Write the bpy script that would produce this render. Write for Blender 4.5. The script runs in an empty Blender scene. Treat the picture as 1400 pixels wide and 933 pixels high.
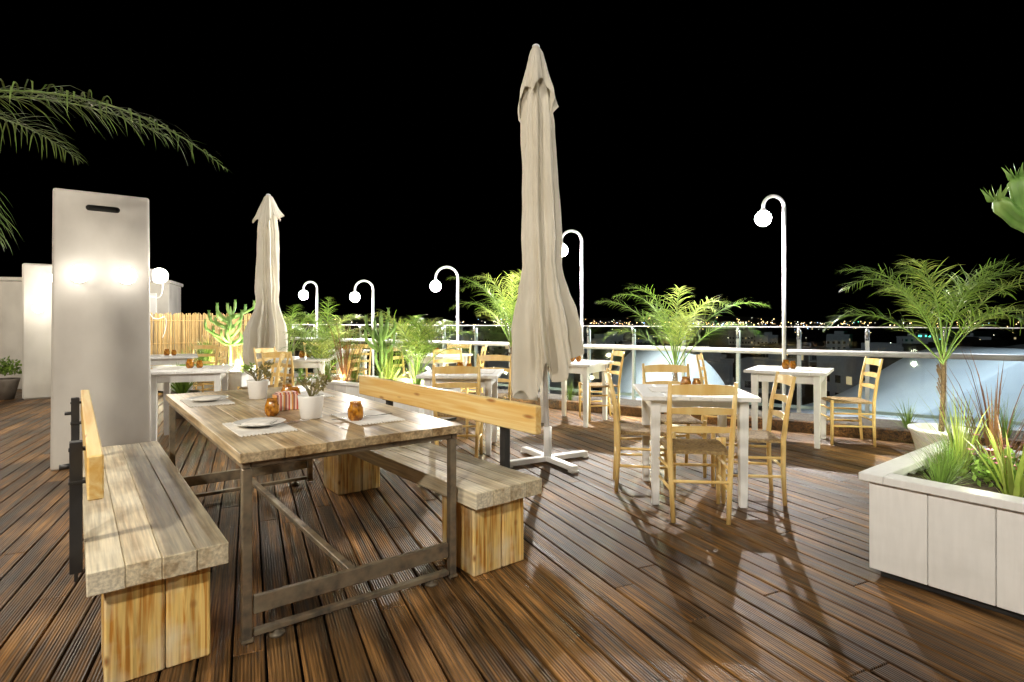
import bpy, math, random
from mathutils import Vector, Matrix, noise
import bmesh
random.seed(11)
R=random.random
def U(a,b): return a+(b-a)*random.random()
scene=bpy.context.scene
COL=scene.collection
rad=math.radians

# ------------------------------------------------------------------ mesh builder
class MB:
    def __init__(s): s.v=[];s.f=[];s.m=[];s.s=[]
    def add(s,vs,fs,mat=0,sm=False):
        o=len(s.v); s.v+=[tuple(x) for x in vs]
        for f in fs: s.f.append(tuple(o+i for i in f)); s.m.append(mat); s.s.append(sm)
    def box(s,c,size,bev=.004,M=None,mat=0,taper=1.0):
        hx,hy,hz=[a/2 for a in size]; h=(hx,hy,hz); b=min(bev,min(h)*.45)
        vs=[]; idx={}
        for sx in (-1,1):
            for sy in (-1,1):
                for sz in (-1,1):
                    for a in range(3):
                        sg=(sx,sy,sz)
                        idx[(sx,sy,sz,a)]=len(vs)
                        vs.append(Vector([sg[k]*(h[k] if k==a else h[k]-b) for k in range(3)]))
        fs=[]
        for a in range(3):
            o=[k for k in range(3) if k!=a]
            for sg in (-1,1):
                q=[]
                for (p,r) in ((-1,-1),(1,-1),(1,1),(-1,1)):
                    k=[0,0,0];k[a]=sg;k[o[0]]=p;k[o[1]]=r
                    q.append(idx[(k[0],k[1],k[2],a)])
                fs.append(q)
            for p in (-1,1):
                for r in (-1,1):
                    k0=[0,0,0];k0[a]=-1;k0[o[0]]=p;k0[o[1]]=r
                    k1=list(k0);k1[a]=1
                    fs.append([idx[(*k0,o[0])],idx[(*k1,o[0])],idx[(*k1,o[1])],idx[(*k0,o[1])]])
        for sx in (-1,1):
            for sy in (-1,1):
                for sz in (-1,1):
                    fs.append([idx[(sx,sy,sz,a)] for a in range(3)])
        out=[]
        for f in fs:
            n=(vs[f[1]]-vs[f[0]]).cross(vs[f[2]]-vs[f[0]])
            cc=sum((vs[i] for i in f),Vector())/len(f)
            out.append(f if n.dot(cc)>0 else f[::-1])
        if taper!=1.0:
            for v in vs:
                t=(v.z+hz)/(2*hz); k=taper+(1-taper)*t
                v.x*=k; v.y*=k
        if M is not None: vs=[M@v for v in vs]
        c=Vector(c)
        s.add([v+c for v in vs],out,mat)
    def tube(s,pts,radii,n=8,mat=0,sm=True,caps=True,prof=None):
        pts=[Vector(p) for p in pts]
        if not isinstance(radii,(list,tuple)): radii=[radii]*len(pts)
        rings=[]; ref=None
        for i,p in enumerate(pts):
            d=(pts[min(i+1,len(pts)-1)]-pts[max(i-1,0)]).normalized()
            if ref is None:
                ref=Vector((1,0,0)) if abs(d.x)<.8 else Vector((0,1,0))
            x=(ref-d*ref.dot(d)).normalized(); y=d.cross(x); ref=x
            ring=[]
            for k in range(n):
                a=2*math.pi*k/n; rr=radii[i]*(prof(a) if prof else 1)
                ring.append(p+x*math.cos(a)*rr+y*math.sin(a)*rr)
            rings.append(ring)
        vs=[v for r in rings for v in r]; fs=[]
        for i in range(len(rings)-1):
            for k in range(n):
                k2=(k+1)%n
                fs.append([i*n+k,i*n+k2,(i+1)*n+k2,(i+1)*n+k])
        if caps:
            fs.append(list(range(n))[::-1]); fs.append([(len(rings)-1)*n+k for k in range(n)])
        s.add(vs,fs,mat,sm)
    def lathe(s,prof,n=24,c=(0,0,0),mat=0,sm=True,mod=None):
        vs=[];fs=[]; c=Vector(c)
        for (r,z) in prof:
            for k in range(n):
                a=2*math.pi*k/n; rr=r*(mod(a,z) if mod else 1)
                vs.append(c+Vector((rr*math.cos(a),rr*math.sin(a),z)))
        for i in range(len(prof)-1):
            for k in range(n):
                k2=(k+1)%n
                fs.append([i*n+k,i*n+k2,(i+1)*n+k2,(i+1)*n+k])
        s.add(vs,fs,mat,sm)
    def sphere(s,c,r,n=12,mat=0,sz=1):
        prof=[(max(1e-4,r*math.sin(math.pi*i/n)),-r*sz*math.cos(math.pi*i/n)) for i in range(n+1)]
        s.lathe(prof,n*2,c,mat)
    def mesh(s,name,mats):
        me=bpy.data.meshes.new(name); me.from_pydata(s.v,[],s.f)
        if not isinstance(mats,(list,tuple)): mats=[mats]
        for m in mats: me.materials.append(m)
        me.polygons.foreach_set("material_index",s.m)
        me.polygons.foreach_set("use_smooth",s.s)
        me.update(); return me

def solo(name,me,loc=(0,0,0),rz=0,label=None,cat=None,group=None,kind=None,scale=1,parent=None):
    o=bpy.data.objects.new(name,me); COL.objects.link(o)
    o.location=loc; o.rotation_euler=(0,0,rz); o.scale=(scale,)*3 if not isinstance(scale,tuple) else scale
    if label:o["label"]=label
    if cat:o["category"]=cat
    if group:o["group"]=group
    if kind:o["kind"]=kind
    if parent:o.parent=parent
    return o
def thing(name,parts,loc,rz,label,cat,group=None,scale=1):
    e=bpy.data.objects.new(name,None); e.empty_display_size=.1; COL.objects.link(e)
    e.location=loc; e.rotation_euler=(0,0,rz); e.scale=(scale,)*3 if not isinstance(scale,tuple) else scale
    e["label"]=label; e["category"]=cat
    if group:e["group"]=group
    for p in parts:
        o=bpy.data.objects.new(p[0],p[1]); COL.objects.link(o); o.parent=e
        if len(p)>2 and p[2]: o.location=p[2]
        if len(p)>3 and p[3]: o.rotation_euler=p[3]
    return e

# ------------------------------------------------------------------ materials
def newmat(name):
    m=bpy.data.materials.new(name); m.use_nodes=True
    nt=m.node_tree; b=nt.nodes["Principled BSDF"]; return m,nt,b
def N(nt,t,**k):
    n=nt.nodes.new(t)
    for a,v in k.items(): setattr(n,a,v)
    return n
def ramp(nt,stops):
    r=nt.nodes.new("ShaderNodeValToRGB"); el=r.color_ramp.elements
    while len(el)<len(stops): el.new(.5)
    for e,(p,c) in zip(el,stops):
        e.position=p; e.color=(*c,1) if len(c)==3 else c
    return r
def surf(name,c1,c2,scale=(8,8,8),rough=.6,bump=.15,metal=0,lo=.3,hi=.7,island=0,detail=6,stain=None,stain_scale=1.5,spec=.5,rough2=None,bdist=.003,dist=0.0,stain_lo=.45,stain_hi=.68,fine=None,knots=None):
    m,nt,b=newmat(name); L=nt.links
    tc=N(nt,"ShaderNodeTexCoord"); mp=N(nt,"ShaderNodeMapping")
    mp.inputs["Scale"].default_value=scale
    src=tc.outputs["Object"]
    geo=N(nt,"ShaderNodeNewGeometry")
    if island>0:
        add=N(nt,"ShaderNodeVectorMath",operation='MULTIPLY_ADD')
        comb=N(nt,"ShaderNodeCombineXYZ")
        for i in range(3): L.new(geo.outputs["Random Per Island"],comb.inputs[i])
        L.new(comb.outputs[0],add.inputs[0]); add.inputs[1].default_value=(7.3,5.1,9.7)
        L.new(src,add.inputs[2]); src=add.outputs[0]
    L.new(src,mp.inputs[0])
    nz=N(nt,"ShaderNodeTexNoise"); nz.inputs["Scale"].default_value=1; nz.inputs["Detail"].default_value=detail
    nz.inputs["Distortion"].default_value=dist
    L.new(mp.outputs[0],nz.inputs["Vector"])
    rp=ramp(nt,[(lo,c1),(hi,c2)]); L.new(nz.outputs[0],rp.inputs[0])
    col=rp.outputs[0]
    if stain:
        n2=N(nt,"ShaderNodeTexNoise"); n2.inputs["Scale"].default_value=stain_scale; n2.inputs["Detail"].default_value=5
        L.new(src,n2.inputs["Vector"])
        r2=ramp(nt,[(stain_lo,(0,0,0)),(stain_hi,(1,1,1))]); L.new(n2.outputs[0],r2.inputs[0])
        mx=N(nt,"ShaderNodeMix",data_type='RGBA'); L.new(r2.outputs[0],mx.inputs[0])
        L.new(col,mx.inputs[6]); mx.inputs[7].default_value=(*stain,1); col=mx.outputs[2]
    if fine:
        mp3=N(nt,"ShaderNodeMapping"); mp3.inputs["Scale"].default_value=fine[0]; L.new(src,mp3.inputs[0])
        n3=N(nt,"ShaderNodeTexNoise"); n3.inputs["Scale"].default_value=1; n3.inputs["Detail"].default_value=4; L.new(mp3.outputs[0],n3.inputs["Vector"])
        r3=ramp(nt,[(.35,(fine[1],)*3),(.65,(fine[2],)*3)]); L.new(n3.outputs[0],r3.inputs[0])
        mx=N(nt,"ShaderNodeMix",data_type='RGBA',blend_type='MULTIPLY'); mx.inputs[0].default_value=1
        L.new(col,mx.inputs[6]); L.new(r3.outputs[0],mx.inputs[7]); col=mx.outputs[2]
    if knots:
        mp4=N(nt,"ShaderNodeMapping"); mp4.inputs["Scale"].default_value=knots[0]; L.new(src,mp4.inputs[0])
        vo=N(nt,"ShaderNodeTexVoronoi"); vo.inputs["Scale"].default_value=1; L.new(mp4.outputs[0],vo.inputs["Vector"])
        r4=ramp(nt,[(.05,(1,1,1)),(.13,(0,0,0))]); L.new(vo.outputs["Distance"],r4.inputs[0])
        mx=N(nt,"ShaderNodeMix",data_type='RGBA'); L.new(r4.outputs[0],mx.inputs[0]); L.new(col,mx.inputs[6]); mx.inputs[7].default_value=(*knots[1],1); col=mx.outputs[2]
    if island>0:
        hs=N(nt,"ShaderNodeHueSaturation")
        mr=N(nt,"ShaderNodeMapRange"); mr.inputs[3].default_value=1-island; mr.inputs[4].default_value=1+island
        L.new(geo.outputs["Random Per Island"],mr.inputs[0]); L.new(mr.outputs[0],hs.inputs["Value"])
        L.new(col,hs.inputs["Color"]); col=hs.outputs[0]
    L.new(col,b.inputs["Base Color"])
    b.inputs["Roughness"].default_value=rough; b.inputs["Metallic"].default_value=metal
    b.inputs["Specular IOR Level"].default_value=spec
    if rough2 is not None:
        mr=N(nt,"ShaderNodeMapRange"); mr.inputs[3].default_value=rough; mr.inputs[4].default_value=rough2
        mr.inputs[1].default_value=.3; mr.inputs[2].default_value=.7
        L.new(nz.outputs[0],mr.inputs[0]); L.new(mr.outputs[0],b.inputs["Roughness"])
    if bump:
        bp=N(nt,"ShaderNodeBump"); bp.inputs["Strength"].default_value=bump; bp.inputs["Distance"].default_value=bdist
        L.new(nz.outputs[0],bp.inputs["Height"]); L.new(bp.outputs[0],b.inputs["Normal"])
    return m
def emis(name,c,st):
    m,nt,b=newmat(name); b.inputs["Base Color"].default_value=(*c,1)
    b.inputs["Emission Color"].default_value=(*c,1); b.inputs["Emission Strength"].default_value=st; return m
def leafmat(name,c1,c2,trans=.25):
    m=surf(name,c1,c2,(9,9,9),rough=.4,bump=0,island=.35,lo=.3,hi=.7)
    nt=m.node_tree; b=nt.nodes["Principled BSDF"]
    t=N(nt,"ShaderNodeBsdfTranslucent"); mx=N(nt,"ShaderNodeMixShader"); mx.inputs[0].default_value=trans
    src=b.inputs["Base Color"].links[0].from_socket
    nt.links.new(src,t.inputs[0]); nt.links.new(b.outputs[0],mx.inputs[1]); nt.links.new(t.outputs[0],mx.inputs[2])
    nt.links.new(mx.outputs[0],nt.nodes["Material Output"].inputs[0]); return m

M_white=surf("white_paint",(.92,.92,.91),(.80,.80,.78),(3,3,9),rough=.45,bump=.12,lo=.5,hi=.95,island=.03,fine=((40,40,6),.94,1))
M_plaster=surf("white_plaster",(.62,.59,.54),(.46,.43,.39),(2.5,2.5,1.5),rough=.8,bump=.4,lo=.38,hi=.75,bdist=.01)
M_steelwhite=surf("white_metal",(.90,.90,.90),(.84,.84,.84),(5,5,5),rough=.35,bump=0)
M_steel=surf("rusty_steel",(.11,.095,.075),(.27,.20,.13),(22,22,22),rough=.42,bump=.25,metal=.35,lo=.35,hi=.65,stain=(.30,.25,.17),stain_scale=6)
M_black=surf("black_steel",(.015,.015,.017),(.03,.03,.03),(8,8,8),rough=.45,bump=0)
M_dark=surf("painted_slot_shade",(.012,.011,.01),(.02,.018,.016),(8,8,8),rough=.9,bump=0)  # near-black colour puts the slot's inner shade into its walls
M_chair=surf("varnished_pine",(.82,.53,.17),(.94,.72,.32),(14,14,3),rough=.32,bump=.05,island=.10)
M_pineY=surf("pale_pine_plank",(.98,.75,.34),(.84,.50,.13),(30,1.2,30),rough=.42,bump=.2,island=.06,dist=.8,lo=.35,hi=.65,knots=((9,2.2,9),(.45,.19,.05)))
M_pineO=surf("orange_pine_block",(.94,.66,.22),(.62,.27,.04),(30,30,1.5),rough=.55,bump=.5,island=.12,stain=(.90,.78,.52),stain_scale=4.5,dist=1.8,lo=.42,hi=.6,fine=((80,80,3),.72,1.05),knots=((7,7,5),(.30,.11,.025)))
M_grey=surf("weathered_plank",(.88,.77,.54),(.46,.32,.17),(26,1.3,26),rough=.48,bump=.6,island=.09,stain=(.96,.88,.68),stain_scale=3.2,dist=.8,lo=.38,hi=.74,fine=((90,3,90),.62,1))
M_top=surf("weathered_tabletop",(.70,.52,.28),(.25,.14,.055),(24,1.2,24),rough=.36,bump=.5,island=.18,stain=(.86,.71,.47),stain_scale=2.8,dist=.9,lo=.38,hi=.70,fine=((90,3,90),.55,1))
M_canvas=surf("beige_canvas",(.82,.78,.68),(.68,.63,.52),(4,4,2),rough=.9,bump=.4,lo=.35,hi=.75,bdist=.008)
M_rush=surf("woven_rush",(.46,.32,.14),(.2,.12,.05),(60,60,60),rough=.8,bump=.8,lo=.35,hi=.65,bdist=.006)
M_soil=surf("dark_soil",(.03,.02,.013),(.09,.06,.04),(30,30,30),rough=.95,bump=1,bdist=.02)
M_gravel=surf("dark_gravel",(.05,.045,.04),(.16,.14,.12),(45,45,45),rough=.9,bump=1,bdist=.02)
M_leaf=leafmat("palm_leaf",(.08,.16,.022),(.25,.37,.06))
M_leafd=leafmat("dark_palm_leaf",(.05,.10,.025),(.18,.25,.07),.15)
M_leaf2=leafmat("grass_leaf",(.13,.26,.04),(.32,.46,.11))
M_leafy=leafmat("bright_leaf",(.28,.40,.06),(.55,.62,.16))
M_red=leafmat("red_brown_leaf",(.14,.055,.025),(.34,.18,.08))
M_bark=surf("fibrous_bark",(.20,.13,.07),(.08,.05,.03),(14,14,40),rough=.95,bump=1,bdist=.02)
M_cact=surf("green_cactus",(.14,.30,.06),(.32,.48,.14),(10,10,4),rough=.45,bump=.2)
M_reed=surf("dry_reed",(.78,.57,.27),(.50,.33,.13),(30,30,4),rough=.8,bump=.3,island=.3)
M_ceram=surf("white_ceramic",(.84,.83,.80),(.78,.77,.75),(5,5,5),rough=.2,bump=0)
M_terra=surf("grey_pot",(.20,.17,.14),(.12,.10,.08),(9,9,9),rough=.8,bump=.2)
M_amber=surf("amber_glass",(.56,.24,.025),(.20,.065,.006),(40,40,40),rough=.12,bump=.3,lo=.4,hi=.6)
M_cloth=surf("white_cotton",(.82,.80,.75),(.70,.66,.60),(20,20,20),rough=.9,bump=.3)
M_bulb=emis("lit_bulb",(1,.98,.95),60)
M_bulbw=emis("lit_wall_lamp",(1,.95,.86),9)
M_up=emis("lit_ground_lamp",(1,.95,.7),20)
M_flower=surf("pink_petal",(.6,.15,.3),(.7,.3,.4),(9,9,9),rough=.6,bump=0)

M_glass,nt,b=newmat("clear_glass")
tr=N(nt,"ShaderNodeBsdfTransparent"); tr.inputs[0].default_value=(.88,.95,.95,1)
gl=N(nt,"ShaderNodeBsdfGlossy"); gl.inputs["Roughness"].default_value=.04
fr=N(nt,"ShaderNodeFresnel"); fr.inputs[0].default_value=1.45
mx=N(nt,"ShaderNodeMixShader"); nt.links.new(fr.outputs[0],mx.inputs[0]); nt.links.new(tr.outputs[0],mx.inputs[1]); nt.links.new(gl.outputs[0],mx.inputs[2])
nt.links.new(mx.outputs[0],nt.nodes["Material Output"].inputs[0])

M_deck=surf("oiled_deck_board",(.035,.016,.006),(.40,.205,.066),(28,.75,28),rough=.34,rough2=.62,bump=.6,island=.5,lo=.34,hi=.68,stain=(.42,.24,.095),stain_scale=.9,dist=1.1,stain_lo=.52,stain_hi=.80,fine=((130,3.2,130),.30,1.25),spec=.42,bdist=.005)
nt=M_deck.node_tree; b=nt.nodes["Principled BSDF"]
tc=N(nt,"ShaderNodeTexCoord"); sx=N(nt,"ShaderNodeSeparateXYZ"); nt.links.new(tc.outputs["Object"],sx.inputs[0])
mu=N(nt,"ShaderNodeMath",operation='MULTIPLY'); mu.inputs[1].default_value=2*math.pi/.0118; nt.links.new(sx.outputs[0],mu.inputs[0])
sn=N(nt,"ShaderNodeMath",operation='SINE'); nt.links.new(mu.outputs[0],sn.inputs[0])
bp=N(nt,"ShaderNodeBump"); bp.inputs["Strength"].default_value=.45; bp.inputs["Distance"].default_value=.0025
nt.links.new(sn.outputs[0],bp.inputs["Height"])
old=b.inputs["Normal"].links[0].from_socket; nt.links.new(old,bp.inputs["Normal"]); nt.links.new(bp.outputs[0],b.inputs["Normal"])
src=b.inputs["Base Color"].links[0].from_socket
n5=N(nt,"ShaderNodeTexNoise"); n5.inputs["Scale"].default_value=1.3; n5.inputs["Detail"].default_value=7; nt.links.new(tc.outputs["Object"],n5.inputs["Vector"])
r5=ramp(nt,[(.38,(.38,.35,.33)),(.60,(1.12,1.08,1.0))]); nt.links.new(n5.outputs[0],r5.inputs[0])
m5=N(nt,"ShaderNodeMix",data_type='RGBA',blend_type='MULTIPLY'); m5.inputs[0].default_value=1
nt.links.new(src,m5.inputs[6]); nt.links.new(r5.outputs[0],m5.inputs[7]); nt.links.new(m5.outputs[2],b.inputs["Base Color"])

# ------------------------------------------------------------------ setting
RD=Vector((-.8331,.5532,0)); RN=Vector((-.5532,-.8331,0))
RZ=math.atan2(.5532,-.8331)-math.pi
def rail(x,inw=0.0,z=0.0):
    p=Vector((x,10.32-.664*x,z))+RN*inw; return p
DA=rad(24.8)
bm=bmesh.new()
bw=.118
for i in range(-140,140):
    x=i*bw; y=-12+U(-3,0)
    while y<26:
        ln=U(2.6,4.2)
        mb=MB(); mb.box((x,y+ln/2,-.014+U(-.0015,.0015)),(bw-.009+U(-.001,.001),ln-.004,.028),.003)
        vs=[bm.verts.new(v) for v in mb.v]
        for f in mb.f: bm.faces.new([vs[k] for k in f])
        y+=ln
Rm=Matrix.Rotation(DA,4,'Z'); Ri=Rm.inverted()
def clip(co,no):
    g=bm.verts[:]+bm.edges[:]+bm.faces[:]
    bmesh.ops.bisect_plane(bm,geom=g,plane_co=Ri@Vector(co),plane_no=(Ri@Vector(no)).normalized(),clear_outer=True)
clip(rail(0,.02),-RN); clip((9.5,0,0),(1,0,0)); clip((-12,0,0),(-1,0,0)); clip((0,-4,0),(0,-1,0)); clip((0,18,0),(0,1,0))
me=bpy.data.meshes.new("deck"); bm.to_mesh(me); bm.free(); me.materials.append(M_deck)
o=solo("deck",me,(0,0,0),DA,"wet brown grooved timber boards of the roof terrace",None,kind="structure")

mb=MB(); P=[(-13,-4.2),(10,-4.2),(10,3.6),tuple(rail(-13,-.12)[:2])]
vs=[(x,y,-.034) for x,y in P]+[(x,y,-13) for x,y in P]
mb.add(vs,[(0,1,2,3),(0,4,5,1),(1,5,6,2),(2,6,7,3),(3,7,4,0)])
solo("terrace_slab",mb.mesh("terrace_slab",M_gravel),kind="structure",label="dark concrete roof slab below the timber deck")

mb=MB(); n=48; vs=[(0,0,-13)]+[(7000*math.cos(2*math.pi*k/n),7000*math.sin(2*math.pi*k/n),-13) for k in range(n)]
mb.add(vs,[(0,1+k,1+(k+1)%n) for k in range(n)])
M_city=surf("dark_city_ground",(.02,.02,.022),(.05,.05,.05),(.02,.02,.02),rough=.9,bump=0)
solo("ground",mb.mesh("ground",M_city),kind="structure",label="dark city ground far below the terrace")
mb=MB(); vs=[];fs=[]
K=90
for k in range(K+1):
    a=rad(-60+120*k/K); 
    h=18+40*(.5+.5*noise.noise(Vector((k*.11,3,0))))+10*noise.noise(Vector((k*.4,9,0)))
    if k<30: h*=.7
    for (d,z) in ((3600,-13),(4300,h),(5400,h*.8),(6000,-13)):
        vs.append((d*math.sin(a),d*math.cos(a),z))
for k in range(K):
    for j in range(3): fs.append((k*4+j,(k+1)*4+j,(k+1)*4+j+1,k*4+j+1))
mb.add(vs,fs,0,True)
solo("hills",mb.mesh("hills",M_city),kind="structure",label="low dark hills on the far horizon")

M_wall=surf("city_wall",(.4,.38,.35),(.22,.21,.2),(.3,.3,.3),rough=.9,bump=0)
M_winl=emis("lit_window",(1,.72,.38),.6)
M_wind=surf("dark_window",(.02,.02,.025),(.03,.03,.03),rough=.2,bump=0)
M_walle=surf("glowing_city_wall",(.5,.48,.44),(.3,.29,.27),(.3,.3,.3),rough=.9,bump=0)
bb=M_walle.node_tree.nodes["Principled BSDF"]; bb.inputs["Emission Color"].default_value=(.85,.88,.95,1); bb.inputs["Emission Strength"].default_value=.035  # faint emission stands in for light falling on the walls
bmeshes=[]
for var in range(5):
    mb=MB(); w,d,h=U(8,14),U(8,12),U(5,9)
    mb.box((0,0,h/2),(w,d,h),.05); mb.box((w*.2,0,h+1.2),(w*.3,d*.4,2.4),.05)
    mb.box((0,0,h+.35),(w+.4,d+.4,.7),.05)
    for fl in range(int(h/3)):
        for q in range(int(w/2.6)):
            mb.box((-w/2+1.6+q*2.6,-d/2-.03,1.6+fl*3),(1.2,.1,1.3),.01,mat=1 if R()<.10 else 2)
        for q in range(int(d/2.6)):
            mb.box((-w/2-.03,-d/2+1.6+q*2.6,1.6+fl*3),(.1,1.2,1.3),.01,mat=1 if R()<.10 else 2)
        mb.box((0,-d/2-.7,fl*3+.3),(w*.8,1.2,.15),.01)
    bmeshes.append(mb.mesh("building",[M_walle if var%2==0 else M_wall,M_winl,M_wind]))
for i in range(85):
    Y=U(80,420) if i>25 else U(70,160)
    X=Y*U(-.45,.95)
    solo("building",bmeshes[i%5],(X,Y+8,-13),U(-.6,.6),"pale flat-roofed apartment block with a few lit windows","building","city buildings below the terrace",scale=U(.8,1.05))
cl=[emis("city_light_warm",(1,.62,.25),9),emis("city_light_white",(1,.9,.75),9),emis("city_light_green",(.1,1,.65),6),emis("city_light_blue",(.3,.5,1),11)]
mb=MB()
def octa(c,r,m):
    x,y,z=c
    mb.add([(x-r,y,z),(x+r,y,z),(x,y-r,z),(x,y+r,z),(x,y,z-r),(x,y,z+r)],[(0,2,5),(2,1,5),(1,3,5),(3,0,5),(2,0,4),(1,2,4),(3,1,4),(0,3,4)],m)
for i in range(560):
    t=R(); Y=90*(45**t) if i%3==0 else U(400,4000)
    u=random.gauss(.33,.25) if i%3 else U(-.45,.95)
    z=-13+U(3,12)
    if Y>3000: z=U(-12,36)*min(1,max(0,(Y-3000)/900))
    m=random.choices([0,1,2,3],[.64,.26,.04,.06])[0]
    octa((u*Y,Y,z),Y/778*U(.15,.65),m)
for k in range(50):
    Y=260+U(-6,6); octa((Y*(.73+U(-.025,.03)),Y,U(-11,-5)),.4,2)
solo("city_lights",mb.mesh("city_lights",cl),kind="stuff",label="scattered street and window lights of the distant city",cat="city lights")

# ------------------------------------------------------------------ railing
mbp=MB(); mbp.box((0,0,.58),(.05,.05,1.16),.004); mbp.box((0,0,.006),(.12,.12,.012),.002)
mep=mbp.mesh("post",M_steelwhite)
mbc=MB(); mbc.tube([(0,-.03,1.04),(0,-.045,1.12),(0,-.05,1.19)],[.02,.024,.02],10)
M_chrome=surf("brushed_metal",(.7,.7,.7),(.6,.6,.6),(9,9,9),rough=.25,bump=0,metal=.9)
mec=mbc.mesh("glass_clamp",M_chrome)
sp=.786
parts=[]
NP=26
for i in range(NP):
    parts.append(("post",mep,(-i*sp,0,0))); parts.append(("glass_clamp",mec,(-i*sp,0,0)))
mbg=MB(); mbg.box((0,0,.64),(sp-.05,.01,1.12),.001); meg=mbg.mesh("glass_panel",M_glass)
for i in range(NP-1): parts.append(("glass_panel",meg,(-(i+.5)*sp,-.06,0)))
mbr=MB(); mbr.tube([(.1,-.09,.87),(-(NP-1)*sp-.1,-.09,.87)],.038,10); 
mer=mbr.mesh("handrail",M_steelwhite); parts.append(("handrail",mer,None))
mbr=MB(); mbr.box((-(NP-1)*sp/2,.0,.12),((NP-1)*sp,.04,.04),.003); parts.append(("bottom_rail",mbr.mesh("bottom_rail",M_steelwhite),None))
mbr=MB(); mbr.box((-(NP-1)*sp/2,-.06,1.207),((NP-1)*sp,.016,.012),.002); parts.append(("top_rail",mbr.mesh("top_rail",M_steelwhite),None))
start=rail(7.83)
thing("glass_railing",parts,start,RZ,"white steel and clear glass railing along the terrace edge","railing")

mb=MB()
Lk=21
for i in range(6): mb.box((-i*3.6-1.8,0,.06),(3.6,.12,.12),.002)
solo("timber_edging",mb.mesh("timber_edging",M_deck),rail(7.4,1.22),RZ,"low brown timber edging beam along the planted strip","edging")
mb=MB(); nx,ny=90,8; vs=[];fs=[]
for i in range(nx+1):
    for j in range(ny+1):
        vs.append((-i*Lk/nx,.06+j*1.1/ny,.05+.02*noise.noise(Vector((i*.9,j*1.3,0)))))
for i in range(nx):
    for j in range(ny): a=i*(ny+1)+j; fs.append((a,a+1,a+ny+2,a+ny+1))
mb.add(vs,fs,0,True)
solo("gravel_strip",mb.mesh("gravel_strip",M_gravel),rail(7.4,1.22),RZ,kind="structure",label="dark gravel bed along the glass railing")

M_pale=surf("pale_bluish_plaster",(.78,.85,.94),(.62,.71,.84),(1.2,1.2,1.2),rough=.85,bump=.2)
def curved(name,fn,x0,x1,y,thick,label,n=40):
    mb=MB(); vs=[];fs=[]
    for i in range(n+1):
        t=i/n; x=x0+(x1-x0)*t; z=fn(t)
        yy=y
        vs+= [(x,yy,-2),(x,yy,z-.05),(x,yy+.05,z),(x,yy+thick,z),(x,yy+thick,-2)]
    for i in range(n):
        for j in range(4): a=i*5+j; fs.append((a,a+5,a+6,a+1))
    fs.append((0,1,2,3,4)); fs.append(tuple(n*5+k for k in (4,3,2,1,0)))
    mb.add(vs,fs,0,True)
    solo(name,mb.mesh(name,M_pale),(0,0,0),0,label,"wall")
curved("curved_parapet",lambda t:-1.2+1.85*math.sin(math.pi*t)**.6,2.3,4.6,11.2,3.5,"pale plastered vault roof rising beyond the glass railing")
curved("curved_parapet",lambda t:-.75+1.55*(1-math.cos(math.pi*min(1,t*1.35)))/2+.06*math.sin(t*14),5.0,11.5,9.6,2.5,"long pale plastered wall with wavy curved top beyond the railing")

# ------------------------------------------------------------------ furniture
TR=rad(37.6)
W,LN=1.02,2.25
mb=MB(); npk=6; pw=W/npk
for i in range(npk):
    mb.box((-W/2+pw*(i+.5),U(-.005,.005),.75+U(-.0008,.0008)),(pw-.0015,LN,.04),.0022)
tt=mb.mesh("tabletop",M_top)
mb=MB()
for s in (-1,1):
    mb.box((s*(W/2-.03),0,.714),(.03,LN-.06,.028),.003)
    mb.box((0,s*(LN/2-.05),.714),(W-.095,.03,.028),.003)
fr=mb.mesh("frame",M_steel)
mb=MB(); mb.box((0,0,.361),(.036,.036,.672),.003); mb.box((0,0,.018),(.045,.045,.014),.003)
lg=mb.mesh("leg",M_steel)
mb=MB(); mb.box((0,0,.15),(W-.12,.026,.07),.003); mb.box((0,0,.04),(W-.12,.036,.022),.003)
for s in (-1,1): mb.lathe([(.001,.0),(.03,.0),(.03,.012),(.012,.014),(.012,.028),(.001,.028)],14,(s*.36,0,0))
cb=mb.mesh("crossbar",M_steel)
mb=MB(); mb.box((0,0,.13),(.036,LN-.16,.028),.003); st=mb.mesh("stretcher",M_steel)
parts=[("tabletop",tt),("frame",fr),("stretcher",st)]
for sx_ in (-1,1):
    for sy_ in (-1,1): parts.append(("leg",lg,(sx_*(W/2-.035),sy_*(LN/2-.05),0)))
for sy_ in (-1,1): parts.append(("crossbar",cb,(0,sy_*(LN/2-.05),0)))
TC=Vector((-1.333,3.398,0))
thing("dining_table",parts,TC,TR,"long weathered plank dining table on rusty steel frame","table")

def bench(loc,rz,side,label,L=2.3,W=.43):
    mb=MB(); pw=W/4
    for i in range(4): mb.box((-W/2+pw*(i+.5),U(-.005,.005),.41+U(-.001,.001)),(pw-.0012,L,.08),.003)
    seat=mb.mesh("seat",M_grey)
    mb=MB(); mb.box((-W*.17,0,.183),(W*.42,.30,.366),.006); mb.box((W*.22,0.0,.183),(W*.34,.298,.366),.006)
    blk=mb.mesh("leg",M_pineO)
    mb=MB(); mb.box((0,0,.76),(.045,L,.15),.005); bk=mb.mesh("backrest",M_pineY)
    mb=MB(); mb.box((0,0,.585),(.04,.05,.49),.003); mb.box((-side*.012,0,.68),(.07,.06,.012),.002); mb.box((-side*.012,0,.8),(.07,.03,.012),.002)
    mb.box((0,0,.36),(.012,.05,.1),.002); mb.tube([(0,0,.74),(side*.05,0,.74)],.01,8)
    po=mb.mesh("backrest_post",M_black)
    xs=side*(W/2-.025); xp=side*(W/2+.024)
    parts=[("seat",seat),("leg",blk,(0,-L/2+.24,0)),("leg",blk,(0,L/2-.24,0)),("backrest",bk,(xs,0,0))]
    for y in (-L/2+.35,L/2-.4): parts.append(("backrest_post",po,(xp+side*.002,y,0)))
    thing("wooden_bench",parts,loc,rz,label,"bench","plank benches at the long table")
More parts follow.
